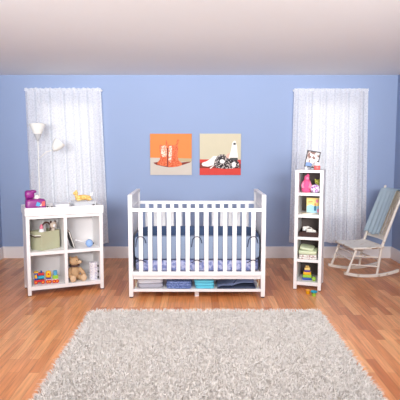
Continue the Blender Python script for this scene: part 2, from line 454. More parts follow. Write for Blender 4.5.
matt = thing('crib_mattress', 'crib mattress in lavender blue printed sheet behind the crib slats', 'mattress', (0, 5.645, .264))
MB().blob((0, 0, .062), (W-.055, D-.045, .060), .16, 40, 14).build('mattress_body', 'sheet', matt, smooth=True)
bump = thing('crib_bumper', 'grey blue padded crib bumper tied to the slats with dark ribbons', 'crib bumper', (0, 5.645, .390))
L = W-.055
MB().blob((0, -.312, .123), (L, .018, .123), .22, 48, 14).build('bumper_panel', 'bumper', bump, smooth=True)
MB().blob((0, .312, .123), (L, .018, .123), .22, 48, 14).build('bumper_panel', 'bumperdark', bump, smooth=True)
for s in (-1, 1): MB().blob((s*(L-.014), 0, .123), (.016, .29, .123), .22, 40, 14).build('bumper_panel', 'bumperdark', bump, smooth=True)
def edge_rect(z):
    return [(-L, -.322, z), (L, -.322, z)]
MB().tube([(-L+.01, -.331, .004), (L-.01, -.331, .004)], .004).build('bumper_piping', 'tie', bump, smooth=True)
MB().tube([(-L+.01, -.328, .243), (L-.01, -.328, .243)], .0025).build('bumper_piping', 'tie', bump, smooth=True)
for x in (-.5682, 0, .5682):
    for z, dr in ((.235, .13), (-.004, .03)):
        pts = [(x-.055, -.335, z-dr*.8), (x-.045, -.352, z-.02), (x-.024, -.381, z+.006), (x, -.385, z+.012), (x+.024, -.381, z+.006), (x+.04, -.352, z-.02), (x+.05, -.338, z-dr*.5)]
        # smooth the ribbon path
        for _ in range(2):
            q = [pts[0]]
            for a_, b_ in zip(pts[:-1], pts[1:]):
                q.append(tuple(.75*i+.25*j for i, j in zip(a_, b_))); q.append(tuple(.25*i+.75*j for i, j in zip(a_, b_)))
            q.append(pts[-1]); pts = q
        MB().tube(pts, .0043, 8).build('ribbon_tie', 'tie', bump, smooth=True)

# folded bedding on the lower shelf
def folded(name, label, cat, loc, rz, w, d, h, layers, mname, mats2=None, group=None):
    rnd = random.Random(hash(label) % 1000 if False else len(label))
    rt = thing(name, label, cat, loc, rz, group)
    t = h/layers
    for k in range(layers):
        dx = rnd.uniform(-.006, .006); dw = rnd.uniform(-.012, 0)
        MB().blob((dx, rnd.uniform(-.004, .004), t*(k+.5)), ((w+dw)/2, d/2, t*.52), .28, 36, 10, rot=(0, 0, rnd.uniform(-.03, .03))).build('fold', mats2[k % len(mats2)] if mats2 else mname, rt, smooth=True)
    return rt
ys = 5.645
folded('folded_blanket', 'off white and grey fleece blanket folded at the left end of the crib shelf', 'blanket', (-.495, ys-.14, .0785), .12, .27, .30, .095, 2, 'blanketwhite', ['blanketgrey', 'blanketwhite'])
folded('folded_blanket', 'denim blue printed blanket folded between white fleece and turquoise towel', 'blanket', (-.185, ys-.19, .0785), -.03, .265, .24, .075, 3, 'blanketdenim')
folded('folded_towel', 'turquoise towel folded on the crib shelf above the middle foot', 'towel', (.078, ys-.2, .0785), -.02, .205, .22, .088, 3, 'blanketcyan')
q = thing('quilt', 'slate blue quilt with navy piping heaped at the right end of the crib shelf', 'quilt', (.40, ys-.13, .0785))
def qf(u, v):
    x = -.19+.40*u; y = -.17+.34*v
    hgt = (.03+.105*min(1, u*1.25))*math.sin(PI*min(1, max(0, v*.9+.1)))**.6*(1 if u < .93 else (1-u)/.07)
    return Vector((x, y, max(.004, hgt+.006*math.sin(u*13+v*5))))
MB().grid(qf, 30, 16).grid(lambda u, v: Vector((-.19+.40*u, -.17+.34*v, .001)), 2, 2).build('quilt_body', 'slate', q, smooth=True, fix=False)
MB().tube([(-.05, -.172, .012), (-.01, -.14, .062), (.03, -.10, .10), (.08, -.04, .125)][::-1], .004).tube([(-.19, -.174, .005), (.20, -.174, .005)], .004).build('piping', 'navyedge', q, smooth=True)

# ------------------------------------------------------------------ changing table
CA = R(23.0); CW = .787; CD = .385
ct = thing('changing_table', 'white changing table with four open cubbies and a tray top', 'changing table', (-1.733, 5.311, 0), CA)
TR = Matrix.Translation((-1.733, 5.311, 0)) @ Matrix.Rotation(CA, 4, 'Z')
def T(u, v, z): return tuple(TR @ Vector((u, v, z)))
for a, b in ((0, .036), (CW-.036, CW)):
    MB().box(a+.001, b-.001, .034, CD-.034, .062, .82).build('side_panel', 'white', ct, bevel=.002)
    for y0, y1 in ((0, .036), (CD-.036, CD)):
        lg = MB().box(a, b, y0, y1, .008, .828).build('leg', 'white', ct, bevel=.003)
        MB().box(a+.004, b-.004, y0+.004, y1-.004, 0, .008).build('foot_pad', 'greyframe', lg)
MB().box(.036, CW-.036, CD-.014, CD-.006, .062, .82).build('back_panel', 'whiteback', ct)
MB().box(.036, CW-.036, .004, CD-.014, .060, .098).build('bottom_shelf', 'white', ct, bevel=.002)
MB().box(.036, CW-.036, .004, CD-.014, .422, .457).build('middle_shelf', 'white', ct, bevel=.002)
MB().box(CW/2-.017, CW/2+.017, .002, CD-.014, .098, .422).box(CW/2-.017, CW/2+.017, .002, CD-.014, .457, .80).build('divider', 'white', ct, bevel=.002)
MB().box(.036, CW-.036, .002, CD-.014, .800, .828).build('top_rail', 'white', ct, bevel=.002)
tr = MB(); e = .008
tr.box(-e, CW+e, -e, .012, .832, .915).box(-e, CW+e, CD-.012, CD+e, .832, .915)
tr.box(-e, .014, .012, CD-.012, .832, .915).box(CW-.014, CW+e, .012, CD-.012, .832, .915).box(.014, CW-.014, .012, CD-.012, .832, .842)
tr.build('tray', 'white', ct, bevel=.003)

# things in the tray
ZF = .8425
wc = thing('wipes_case', 'magenta purple wipes case with open lid on the changing tray', 'wipes case', T(.112, .115, ZF), CA)
MB().blob((0, 0, .079), (.102, .065, .078), .35, 28, 12).build('case_body', 'purple', wc, smooth=True)
MB().blob((-.054, .02, .200), (.048, .045, .044), .6, 24, 12).blob((-.018, .02, .230), (.034, .040, .018), .8, 20, 10).tube([(-.075, .03, .14), (-.075, .03, .18)], .02).build('open_lid', 'purple', wc, smooth=True)
MB().blob((.016, 0, .170), (.026, .028, .026), .9).build('tissue', 'paper', wc, smooth=True)
MB().prism([(-.005, .09), (.03, .08), (.045, .115), (.01, .13)], -.069, -.064).build('blue_sticker', 'sky', wc)
MB().prism([(.05, .085), (.085, .085), (.09, .135), (.06, .13)], -.068, -.063).prism([(.035, .09), (.05, .08), (.055, .11)], -.068, -.0635, 1).build('printed_end', ['salmon', 'paper'], wc)
sb = thing('letter_block', 'small white block with dark markings between purple case and folded white cloth', 'toy block', T(.254, .13, ZF), CA)
MB().box(-.035, .035, -.02, .02, 0, .072).build('holder', 'paper', sb, bevel=.004)
MB().box(-.03, -.012, -.024, -.02, .045, .075).box(-.006, .010, -.024, -.02, .05, .068).box(.014, .03, -.024, -.02, .045, .072).box(-.03, .03, -.025, -.02, .045, .052).build('dark_markings', 'black', sb, bevel=.001)
folded('folded_cloth', 'plain white cloth folded in the middle of the changing tray', 'cloth', T(.385, .2, ZF), CA, .17, .20, .088, 3, 'milk')
bx = thing('storage_box', 'low clear plastic box at the right of the changing tray', 'box', T(.62, .19, ZF), CA)
b_ = MB(); bw, bd, bh, t = .115, .11, .105, .003
b_.box(-bw, bw, -bd, -bd+t, t, bh).box(-bw, bw, bd-t, bd, t, bh).box(-bw, -bw+t, -bd+t, bd-t, t, bh).box(bw-t, bw, -bd+t, bd-t, t, bh).box(-bw, bw, -bd, bd, 0, t)
b_.build('box_body', 'clear', bx); bl_ = MB().box(-bw-.004, bw+.004, -bd-.004, bd+.004, bh, bh+.005).build('box_lid', 'clear', bx, bevel=.002)
MB().box(-bw, bw, -bd-.0015, -bd, .055, .060).build('pink_band', 'pinkcap', bx)
MB().blob((bw-.03, -bd-.008, .07), (.012, .008, .012)).build('latch', 'greyframe', bx, smooth=True)
gt = thing('plush_toy', 'golden yellow spotted plush animal lying on the clear box', 'plush toy', T(.62, .19, ZF+.111), CA)
g = MB(); g.blob((.0, 0, .032), (.085, .036, .030)); g.build('body', 'gold', gt, smooth=True)
MB().tube([(-.060, 0, .030), (-.074, 0, .055), (-.078, 0, .070)], [.024, .018, .014]).blob((-.080, 0, .080), (.028, .024, .022)).build('head', 'gold', gt, smooth=True)
for s in (-1, 1): MB().blob((-.072, s*.018, .100), (.008, .005, .016)).build('ear', 'gold', gt, smooth=True)
for x, y in ((-.05, -.035), (.06, -.035), (-.05, .035), (.06, .035)): MB().blob((x, y, .014), (.03, .014, .0135)).build('leg', 'gold', gt, smooth=True)
MB().blob((.088, -.01, .06), (.018, .016, .02)).blob((.098, -.01, .078), (.012, .010, .012)).build('white_bow', 'milk', gt, smooth=True)

# left upper cubby : canvas basket and what is in it
BA = CA+R(33)
bk = thing('storage_basket', 'sage green canvas basket with brown trimmed cuff in the upper left cubby', 'basket', T(.208, .19, .458), BA)
def ring(x, y, z0, z1, t, mbx, mi=0):
    mbx.box(-x, x, -y, -y+t, z0, z1, mi).box(-x, x, y-t, y, z0, z1, mi).box(-x, -x+t, -y+t, y-t, z0, z1, mi).box(x-t, x, -y+t, y-t, z0, z1, mi)
bb = MB(); ring(.122, .088, .004, .190, .006, bb); bb.box(-.122, .122, -.088, .088, 0, .004); bb.build('basket_body', 'sage', bk, bevel=.003)
c1 = MB(); c1.box(-.129, -.1225, -.088, .088, .135, .190); c1.build('side_cuff', 'sage', bk, bevel=.002)
c2 = MB(); c2.tube([(-.131, -.088, .150), (-.135, 0, .138), (-.131, .088, .150)], .005).build('brown_trim', 'brown', bk, smooth=True)
MB().tube([(-.131, -.088, .163), (-.135, 0, .151), (-.131, .088, .163)], .005).build('white_trim', 'paper', bk, smooth=True)
MB().tube([(-.120, -.087, .192), (.120, -.087, .192), (.120, .087, .192), (-.120, .087, .192)], .004, closed=True).build('rim', 'sage', bk, smooth=True)
def TB(x, y, z):
    m = Matrix.Translation(T(.208, .19, .458)) @ Matrix.Rotation(BA, 4, 'Z'); return tuple(m @ Vector((x, y, z)))
bo = thing('baby_bottle', 'small white bottle with pink cap leaning out of the canvas basket', 'bottle', TB(-.078, -.04, .005), BA); bo.scale = (1.12, 1.12, 1.12)
MB().lathe([(.022, 0), (.026, .01), (.027, .17), (.022, .19), (.013, .196)]).build('bottle_body', 'milk', bo, smooth='auto')
MB().lathe([(.016, .196), (.017, .215), (.010, .228), (.004, .238)]).build('cap', 'pinkcap', bo, smooth='auto')
bo = thing('baby_bottle', 'milky white bottle standing inside the brown hoop in the basket', 'bottle', TB(.005, .035, .005), BA); bo.scale = (1.12, 1.12, 1.12)
MB().lathe([(.024, 0), (.028, .01), (.028, .205), (.024, .222), (.014, .226)]).build('bottle_body', 'milk', bo, smooth='auto')
MB().lathe([(.018, .226), (.019, .243), (.012, .252), (.008, .266), (.003, .27)]).build('cap', 'lampgrey', bo, smooth='auto')
hp = thing('toy_hoop', 'dark brown hoop shaped toy standing up in the canvas basket', 'toy hoop', TB(-.008, -.030, .005), BA); hp.scale = (1.1, 1, 1.13)
MB().tube([(.052*math.cos(R(a)), 0, .192+.052*math.sin(R(a))) for a in range(0, 360, 20)], .008, closed=True).build('hoop', 'brown', hp, smooth=True)
MB().tube([(0, 0, 0), (0, 0, .14)], .009).build('handle', 'brown', hp, smooth='auto')
pt = thing('plush_doll', 'small beige and white plush peeking over the basket edge', 'plush toy', TB(.073, -.045, .005), BA); pt.scale = (1.1, 1.1, 1.12)
MB().blob((0, 0, .10), (.025, .026, .10)).build('body', 'plush', pt, smooth=True)
MB().blob((0, 0, .215), (.036, .032, .034)).build('head', 'plush', pt, smooth=True)
for s in (-1, 1): MB().blob((s*.026, 0, .244), (.012, .008, .014)).build('ear', 'brown', pt, smooth=True)
MB().blob((-.008, -.028, .21), (.014, .008, .018)).build('face_patch', 'milk', pt, smooth=True)

# right upper cubby : leaning book and rattle
bkk = thing('picture_book', 'black covered book leaning on the divider in the upper right cubby', 'book', T(.478, .13, .458), CA+R(4))
TT = Matrix.Rotation(R(-17), 4, 'Y')
MB().box(0, .006, -.07, .07, .004, .19, 0, TT).build('cover', 'black', bkk, bevel=.001)
MB().box(.006, .016, -.067, .067, .006, .187, 0, TT).build('pages', 'paper', bkk)
MB().box(.016, .021, -.07, .07, .008, .19, 0, TT).build('back_cover', 'black', bkk, bevel=.001)
rt = thing('baby_rattle', 'pale blue ball rattle with long white handle in the upper right cubby', 'rattle', T(.655, .085, .458), CA)
MB().blob((0, 0, .041), (.041, .041, .041), 1, 28, 18).build('ball', 'rattle', rt, smooth=True)
MB().tube([(-.035, .005, .05), (-.135, .02, .078)], [.010, .007]).blob((-.137, .02, .079), (.012, .012, .012)).build('handle', 'milk', rt, smooth=True)
MB().tube([(.036, .0, .036), (.05, .0, .034)], [.008, .006]).build('knob', 'greyframe', rt, smooth=True)

# left lower cubby : toy train
ZB = .0985
tt = thing('toy_train', 'colourful plastic toy train with red wheels in the lower left cubby', 'toy train', T(.20, .12, ZB), CA-R(6))
def car(x0, x1, base, wheel):
    MB().box(x0, x1, -.032, .032, .020, .042).build('car_base', base, tt, bevel=.004)
    for wx in (x0+.018, x1-.018):
        for wy in (-.038, .030):
            wl = MB().tube([(wx, wy, .020), (wx, wy+.010, .020)], .0195, 18).build('wheel', wheel, tt, smooth='auto')
            MB().tube([(wx, wy-.002, .020), (wx, wy, .020)], .008, 12).build('wheel_hub', 'yellow', wl, smooth='auto')
car(-.125, -.018, 'red', 'red'); car(-.006, .052, 'paper', 'red'); car(.060, .125, 'paper', 'red')
cab = MB().box(-.122, -.085, -.028, .028, .042, .118).build('cab', 'blue', tt, bevel=.003)
MB().box(-.126, -.081, -.033, .033, .118, .128).build('cab_roof', 'yellow', cab, bevel=.003)
MB().box(-.085, -.022, -.030, .030, .090, .112).build('red_roof', 'red', tt, bevel=.004)
MB().tube([(-.085, 0, .066), (-.022, 0, .066)], .024, 20).build('boiler', 'teal', tt, smooth='auto')
MB().box(-.118, -.095, -.030, -.028, .062, .10).build('cab_window', 'yellow', cab)
MB().tube([(-.05, 0, .112), (-.05, 0, .135)], [.006, .009]).build('chimney', 'blue', tt, smooth='auto')
MB().box(.0, .046, -.024, .024, .042, .054).build('seat_block', 'violet', tt, bevel=.003)
yf = MB().blob((.022, 0, .092), (.030, .026, .038), .7).build('yellow_figure', 'yellow', tt, smooth=True)
MB().blob((.022, -.025, .098), (.009, .004, .010)).build('red_nose', 'red', yf, smooth=True)
MB().box(.064, .121, -.026, .026, .042, .080).build('lime_block', 'lime', tt, bevel=.005)
MB().tube([(.092, 0, .080), (.092, 0, .128)], .020, 20).build('blue_cylinder', 'sky', tt, smooth='auto')

# right lower cubby : teddy and round boxes
tb = thing('teddy_bear', 'light brown teddy bear sitting in the lower right cubby', 'teddy bear', T(.497, .12, ZB), CA+R(2))
MB().blob((0, .01, .078), (.052, .046, .072), 1, 28, 18).build('body', 'bear', tb, smooth=True)
tb.scale = (1.1, 1.1, 1.1)
bh_ = MB().blob((.0, .0, .188), (.050, .046, .043), 1, 28, 18).build('head', 'bear', tb, smooth=True)
MB().blob((.040, -.018, .182), (.030, .022, .020), 1).build('muzzle', 'bearpale', bh_, smooth=True)
MB().blob((.068, -.026, .187), (.006, .006, .005)).build('nose', 'black', bh_, smooth=True)
for x, y in ((-.036, .012), (.024, .018)): MB().blob((x, y, .222), (.014, .009, .014)).build('ear', 'bear', bh_, smooth=True)
for x, y in ((.012, -.040), (.036, -.030)): MB().blob((x, y, .202), (.0042, .0042, .0045)).build('eye', 'black', bh_, smooth=True)
MB().tube([(.046*math.cos(R(a)), .004+.042*math.sin(R(a)), .146) for a in range(0, 360, 24)], .009, closed=True).build('neck_ribbon', 'plaid', tb, smooth=True)
MB().tube([(-.04, -.005, .12), (-.062, -.03, .09), (-.055, -.045, .06)], [.018, .020, .019]).blob((-.055, -.046, .056), (.020, .020, .021)).build('arm', 'bear', tb, smooth=True)
MB().tube([(.04, -.005, .12), (.070, -.022, .085), (.082, -.035, .055)], [.018, .021, .020]).blob((.083, -.037, .050), (.021, .021, .022)).build('arm', 'bear', tb, smooth=True)
MB().tube([(-.025, 0, .035), (-.03, -.05, .032), (-.032, -.078, .032)], [.028, .027, .026]).build('leg', 'bear', tb, smooth=True)
MB().tube([(.028, 0, .032), (.060, -.035, .030), (.072, -.055, .030)], [.027, .026, .025]).build('leg', 'bear', tb, smooth=True)
for x, y, z in ((-.032, -.085, .034), (.076, -.066, .032)): MB().blob((x, y, z), (.029, .017, .033)).build('foot', 'bearpale', tb, smooth=True)
for k, nm in enumerate(('bottom of the stack of three beside the teddy', 'middle of the stack of three beside the teddy', 'topmost of the stack of three beside the teddy')):
    rb = thing('round_box', 'white lilac printed round box, '+nm, 'box', T(.698+(.002 if k == 1 else 0), .10, ZB+k*.0625), CA, 'stacked round boxes in the lower right cubby')
    MB().lathe([(.045, 0), (.047, .003), (.047, .044)], n=32).build('box_body', 'tin', rb, smooth='auto')
    MB().lathe([(.0505, .044), (.0505, .060), (.048, .0622)], n=32).build('box_lid', 'tin', rb, smooth='auto')
    MB().box(.036, .0495, -.036, -.028, .012, .030).build('dark_clasp', 'black', rb)

# ------------------------------------------------------------------ tall narrow shelf
SA = R(-17.0); SW = .292; SD = .385
fr = Vector((1.318, 5.513, 0)); ux = Vector((math.cos(SA), math.sin(SA), 0))
so = fr-ux*SW
SR = Matrix.Translation(so) @ Matrix.Rotation(SA, 4, 'Z')
def S(u, v, z): return tuple(SR @ Vector((u, v, z)))
sh = thing('tall_shelf', 'tall narrow white shelf with five open compartments', 'shelf', tuple(so), SA)
for a, b in ((0, .036), (SW-.036, SW)):
    MB().box(a+.001, b-.001, .034, SD-.034, .052, 1.262).build('side_panel', 'white', sh, bevel=.002)
    for y0, y1 in ((0, .036), (SD-.036, SD)):
        lg = MB().box(a, b, y0, y1, .007, 1.262).build('leg', 'white', sh, bevel=.003)
        MB().box(a+.004, b-.004, y0+.004, y1-.004, 0, .007).build('foot_pad', 'greyframe', lg)
MB().box(0, SW, 0, SD, 1.262, 1.290).build('top', 'white', sh, bevel=.003)
MB().box(.036, SW-.036, SD-.014, SD-.006, .052, 1.262).build('back_panel', 'taupe', sh)
SZ = [1.049, .815, .577, .335, .089]
for z in SZ:
    MB().box(.036, SW-.036, .003, SD-.014, z-.030 if z > .1 else .052, z).build('shelf_board', 'white', sh, bevel=.002)

ZS = 1.2905
pf = thing('framed_drawing', 'charcoal framed drawing tilted on top of the tall narrow shelf', 'picture frame', S(.145, .17, ZS), SA+R(6))
TF = Matrix.Rotation(R(-14), 4, 'X') @ Matrix.Translation((0, 0, .020)) @ Matrix.Rotation(R(10), 4, 'Y')
fw, fh, t = .074, .186, .012
f_ = MB(); f_.box(-fw, fw, 0, .012, 0, t, 0, TF).box(-fw, fw, 0, .012, fh-t, fh, 0, TF).box(-fw, -fw+t, 0, .012, t, fh-t, 0, TF).box(fw-t, fw, 0, .012, t, fh-t, 0, TF)
f_.build('frame', 'greyframe', pf, bevel=.001)
a_ = MB(); a_.box(-fw+t, fw-t, .004, .010, t, fh-t, 0, TF)
a_.prism([(-fw+t, t), (.0, t), (.01, .04), (-.02, .055), (-fw+t, .05)], .003, .0045, 1, TF)
a_.build('drawing', ['sketch', 'bluepaper'], pf)
MB().box(-.02, .02, .012, .016, .02, .12, 0, TF).tube([TF @ Vector((0, .015, .11)), (0, .07, .003)], .003).build('stand', 'greyframe', pf)
jr = thing('ceramic_jar', 'salmon red jar with a white lid on top of the tall shelf', 'jar', S(.218, .075, ZS), SA)
MB().lathe([(.030, 0), (.034, .006), (.034, .040), (.030, .046)], n=28).build('jar_body', 'salmon', jr, smooth='auto')
MB().lathe([(.036, .046), (.037, .055), (.032, .070), (.018, .080), (.006, .083)], n=28).build('lid', 'milk', jr, smooth=True)
pg = thing('white_figurine', 'small white figurine below the tilted charcoal frame on the shelf', 'figurine', S(.105, .07, ZS), SA)
MB().lathe([(.016, 0), (.012, .012), (.009, .022)], n=16).build('base', 'milk', pg, smooth=True)
MB().blob((0, 0, .029), (.011, .011, .010)).build('head', 'milk', pg, smooth=True)

# compartment 1
z = SZ[0]+.0005
pk = thing('plush_doll', 'rose pink plush doll in a pointed hood in the top compartment', 'plush toy', S(.110, .12, z), SA)
MB().lathe([(.044, 0), (.056, .02), (.055, .07), (.042, .11), (.03, .135)], n=24).build('body', 'hotpink', pk, smooth=True)
MB().blob((0, 0, .152), (.028, .028, .030)).blob((.012, 0, .178), (.014, .013, .018)).build('hood', 'hotpink', pk, smooth=True)
MB().blob((.008, -.022, .148), (.016, .010, .016)).build('face', 'palepink', pk, smooth=True)
for s in (-1, 1): MB().tube([(s*.032, -.02, .11), (s*.042, -.045, .07), (s*.030, -.058, .045)], [.014, .015, .014]).build('arm', 'palepink', pk, smooth=True)
pp = thing('soft_ball', 'white ball with purple swirls in the top compartment beside pink plush', 'soft toy', S(.206, .060, z), SA)
MB().blob((0, 0, .043), (.050, .042, .043), .85, 28, 16).build('ball', 'purpprint', pp, smooth=True)
MB().blob((.0, 0, .088), (.010, .008, .006)).build('top_button', 'violet', pp, smooth=True)
gp = thing('soft_toy', 'yellow green spotted soft toy behind the purple swirled ball', 'soft toy', S(.218, .20, z), SA)
MB().blob((0, 0, .045), (.030, .030, .045)).build('body', 'limeprint', gp, smooth=True)
MB().blob((0, -.01, .105), (.030, .027, .027)).build('head', 'limeprint', gp, smooth=True)
for s in (-1, 1): MB().blob((s*.022, -.01, .128), (.009, .007, .010)).build('ear', 'limeprint', gp, smooth=True)
# compartment 2
z = SZ[1]+.0005
bkx = thing('picture_book', 'yellow and pale blue picture book upright in the second compartment', 'book', S(.178, .15, z), SA+R(7))
MB().box(-.068, .068, 0, .022, 0, .168).build('cover', 'bookyellow', bkx, bevel=.002)
MB().box(-.066, .069, .004, .018, .002, .166).build('pages', 'paper', bkx)
a_ = MB(); a_.prism([(-.066, .004), (.066, .004), (.066, .085), (.02, .075), (-.02, .10), (-.066, .08)], -.0015, 0, 0)
a_.prism([(.012, .03), (.034, .03), (.036, .075), (.022, .09), (.010, .07)], -.0025, -.001, 1)
a_.prism(ell(.023, .10, .010, .013), -.0025, -.0005, 2)
a_.prism([(-.05, .118), (-.005, .122), (-.005, .134), (-.05, .130)], -.0025, -.0005, 2)
a_.prism([(.030, .118), (.056, .118), (.056, .150), (.030, .150)], -.0025, -.0005, 3)
a_.prism([(.045, .012), (.062, .012), (.062, .05), (.045, .05)], -.0025, -.0005, 3)
a_.build('cover_print', ['bookblue', 'bookteal', 'orangecard', 'palepink'], bkx)
cc = thing('small_booklet', 'cream booklet lying flat in front of the yellow picture book', 'booklet', S(.115, .085, z), SA+R(25))
MB().box(-.055, .055, -.045, .045, 0, .010).build('booklet_pages', 'paper', cc, bevel=.002)
MB().box(-.056, .056, -.046, .046, .010, .0115).build('booklet_cover', 'cream', cc)
# compartment 3
z = SZ[2]+.0005
db = thing('woven_tray', 'dark brown woven tray in the third compartment holding shoes', 'tray', S(SW/2, .15, z), SA)
tw = MB(); ring(.102, .13, .005, .052, .008, tw); tw.box(-.102, .102, -.13, .13, 0, .005); tw.build('tray_body', 'darkbrown', db, bevel=.003)
def baby_shoe(label, u, v, zz, rz, tilt=0):
    r = thing('baby_shoe', label, 'baby shoe', S(u, v, zz), SA+rz, 'baby shoes in the woven tray')
    MB().blob((0, 0, .010), (.055, .022, .0095), .7, 24, 8).build('sole', 'milk', r, smooth=True)
    MB().blob((-.012, 0, .032), (.042, .021, .022), .8, 24, 12).blob((.026, 0, .024), (.027, .021, .016), .9).build('upper', 'paper', r, smooth=True)
    MB().blob((-.018, 0, .050), (.022, .013, .008)).build('opening', 'darkbrown', r, smooth=True)
    MB().box(.0, .022, -.018, .018, .040, .044).build('strap', 'black', r, bevel=.001)
baby_shoe('white baby shoe at the front right of the dark woven tray', .170, .085, z+.030, R(-5))
baby_shoe('white baby shoe behind the front one in the dark woven tray', .125, .150, z+.045, R(20))
pd = thing('shoe_liner', 'dark brown cloth lining the woven tray under the shoes', 'cloth', S(SW/2, .15, z+.0055), SA)
MB().blob((0, 0, .0115), (.088, .115, .0115), .4, 28, 10).blob((-.03, .0, .03), (.05, .06, .0085)).build('cloth_fold', 'brown', pd, smooth=True)
# compartment 4
z = SZ[3]+.0005
folded('folded_blanket', 'white floral printed blanket folded under the pale green one', 'blanket', S(SW/2-.002, .14, z), SA, .20, .26, .046, 2, 'flowerprint')
gb = thing('folded_blanket', 'pale green fleece blanket folded in the fourth compartment', 'blanket', S(SW/2-.005, .14, z+.047), SA)
MB().blob((0, 0, .022), (.098, .125, .022), .3, 36, 10).build('fold', 'mint', gb, smooth=True)
MB().blob((-.012, .0, .060), (.078, .120, .017), .45, 36, 10, rot=(0, .12, 0)).build('fold', 'mint', gb, smooth=True)
# compartment 5
z = SZ[4]+.0005
st = thing('stacking_toy', 'colourful stacking block tower in the bottom compartment', 'stacking toy', S(.135, .13, z), SA+R(4))
for nm, mn, w, z0, z1 in (('blue_base', 'blue', .052, 0, .026), ('green_block', 'lime', .048, .026, .056), ('yellow_block', 'yellow', .042, .056, .086), ('violet_block', 'violet', .034, .086, .106), ('tan_block', 'bookyellow', .030, .106, .132), ('top_block', 'gold', .020, .132, .152)):
    MB().box(-w, w, -w*.8, w*.8, z0+.0005, z1).build(nm, mn, st, bevel=.006)
gbl = thing('toy_ball', 'small lime green ball beside the stacking blocks', 'ball', S(.210, .075, z), SA)
MB().blob((0, 0, .024), (.024, .024, .024), 1, 24, 14).build('ball', 'lime', gbl, smooth=True)
MB().tube([(.0242*math.cos(R(a)), .0242*math.sin(R(a)), .024) for a in range(0, 360, 20)], .0015, closed=True).build('seam', 'mint', gbl, smooth=True)
# toys on the floor
yc = thing('stacking_cup', 'yellow orange toy cup on the floor before the tall shelf', 'toy cup', (1.164, 5.43, 0), 0)
MB().lathe([(.018, 0), (.021, .004), (.024, .038), (.026, .042), (.022, .044)], n=24).build('cup', 'yellow', yc, smooth='auto')
MB().lathe([(.0265, .036), (.0275, .040), (.0265, .043)], n=24).build('rim', 'orangecard', yc, smooth='auto')
tk = thing('toy_mushroom', 'teal topped lime toy on the floor beside the yellow cup', 'toy', (1.207, 5.345, 0), 0)
MB().lathe([(.018, 0), (.020, .004), (.018, .034), (.015, .038)], n=24).build('stem', 'lime', tk, smooth='auto')
MB().lathe([(.020, .038), (.035, .041), (.036, .050), (.024, .057), (.010, .060)], n=24).build('cap', 'teal', tk, smooth='auto')

# ------------------------------------------------------------------ floor lamp
fl = thing('floor_lamp', 'white floor lamp with upward bowl and side reading shade behind changing table', 'floor lamp', (-1.975, 6.62, 0), 0)
MB().lathe([(.13, 0), (.13, .012), (.11, .022), (.02, .030)], n=36).build('base', 'lampwhite', fl, smooth='auto')
MB().tube([(0, 0, .028), (0, 0, 1.62)], .0065).build('pole', 'lampwhite', fl, smooth='auto')
MB().lathe([(.010, 1.60), (.018, 1.615), (.050, 1.690), (.046, 1.692)], n=28).build('shade_holder', 'lampgrey', fl, smooth='auto')
MB().lathe([(.052, 1.690), (.066, 1.72), (.104, 1.815), (.100, 1.817), (.062, 1.724), (.045, 1.70)], n=36).build('bowl_shade', 'lampwhite', fl, smooth='auto')
arm = [(.0, 0, 1.38), (.04, -.01, 1.41), (.10, -.02, 1.465), (.175, -.03, 1.485)]
MB().tube(arm, .005).build('side_arm', 'lampwhite', fl, smooth=True)
TL = Matrix.Translation((.195, -.03, 1.485)) @ Matrix.Rotation(R(38), 4, 'Y') @ Matrix.Rotation(R(-8), 4, 'X')
MB().lathe([(.012, 0), (.045, .025), (.070, .085), (.076, .140), (.072, .141), (.060, .08), (.03, .03)], n=30, T=TL).build('reading_shade', 'lampwhite', fl, smooth='auto')
MB().lathe([(.016, -.012), (.022, .004), (.016, .01)], n=20, T=TL).build('shade_cap', 'lampgrey', fl, smooth='auto')

# ------------------------------------------------------------------ rocking chair
RA = R(10)
RM = Matrix.Translation((2.05, 6.12, 0)) @ Matrix.Rotation(RA, 4, 'Z')
rc = thing('rocking_chair', 'worn white wooden rocking chair beside the right curtain', 'rocking chair', (2.05, 6.12, 0), RA)
def rock_z(u): return .0005+.62*(1-math.cos(math.asin(max(-.95, min(.95, u/.98)))))*1.25
VN, VF = 0.0, .44
for v in (VN, VF):
    pts = [Vector((u/100, v, 0)) for u in range(-34, 37, 3)]
    vs = []; fs = []
    n = len(pts)
    for p in pts:
        zz = rock_z(p.x)
        for dy, dz in ((-.013, 0), (.013, 0), (.013, .036), (-.013, .036)): vs.append((p.x, v+dy, zz+dz))
    for i in range(n-1):
        for j in range(4): fs.append((i*4+j, i*4+(j+1)%4, (i+1)*4+(j+1)%4, (i+1)*4+j))
    fs.append((3, 2, 1, 0)); fs.append(tuple((n-1)*4+j for j in range(4)))
    MB().add(vs, fs).build('rocker', 'chair', rc, bevel=.004)
    def turned(p0, p1, r, k=9):
        p0 = Vector(p0); p1 = Vector(p1)
        return [p0.lerp(p1, i/(k-1)) for i in range(k)], [r*(1+.16*math.sin(i*PI/(k-1)*3)) for i in range(k)]
    a, b = turned((-.30, v, rock_z(-.30)+.03), (-.195, v, .345), .0145)
    MB().tube(a, b).build('front_leg', 'chair', rc, smooth='auto')
    a, b = [(.075, v, rock_z(.07)+.03), (.095, v, .18), (.120, v, .345), (.185, v, .52), (.29, v, .80), (.375, v, 1.00)], [.014, .016, .017, .017, .015, .013]
    MB().tube(a, b).build('back_post', 'chair', rc, smooth='auto')
    MB().tube([(.375, v, 1.00), (.380, v, 1.012), (.387, v, 1.028), (.394, v, 1.044), (.398, v, 1.054)], [.013, .008, .015, .013, .004]).build('finial', 'chair', rc, smooth=True)
    for z0, z1 in ((.265, .235), (.165, .125)):
        t0 = (z0-.08)/.265
        a, b = turned((-.30+.105*t0, v, z0), (.085+.02*t0, v, z1), .0095)
        MB().tube(a, b).build('side_rung', 'chair', rc, smooth='auto')
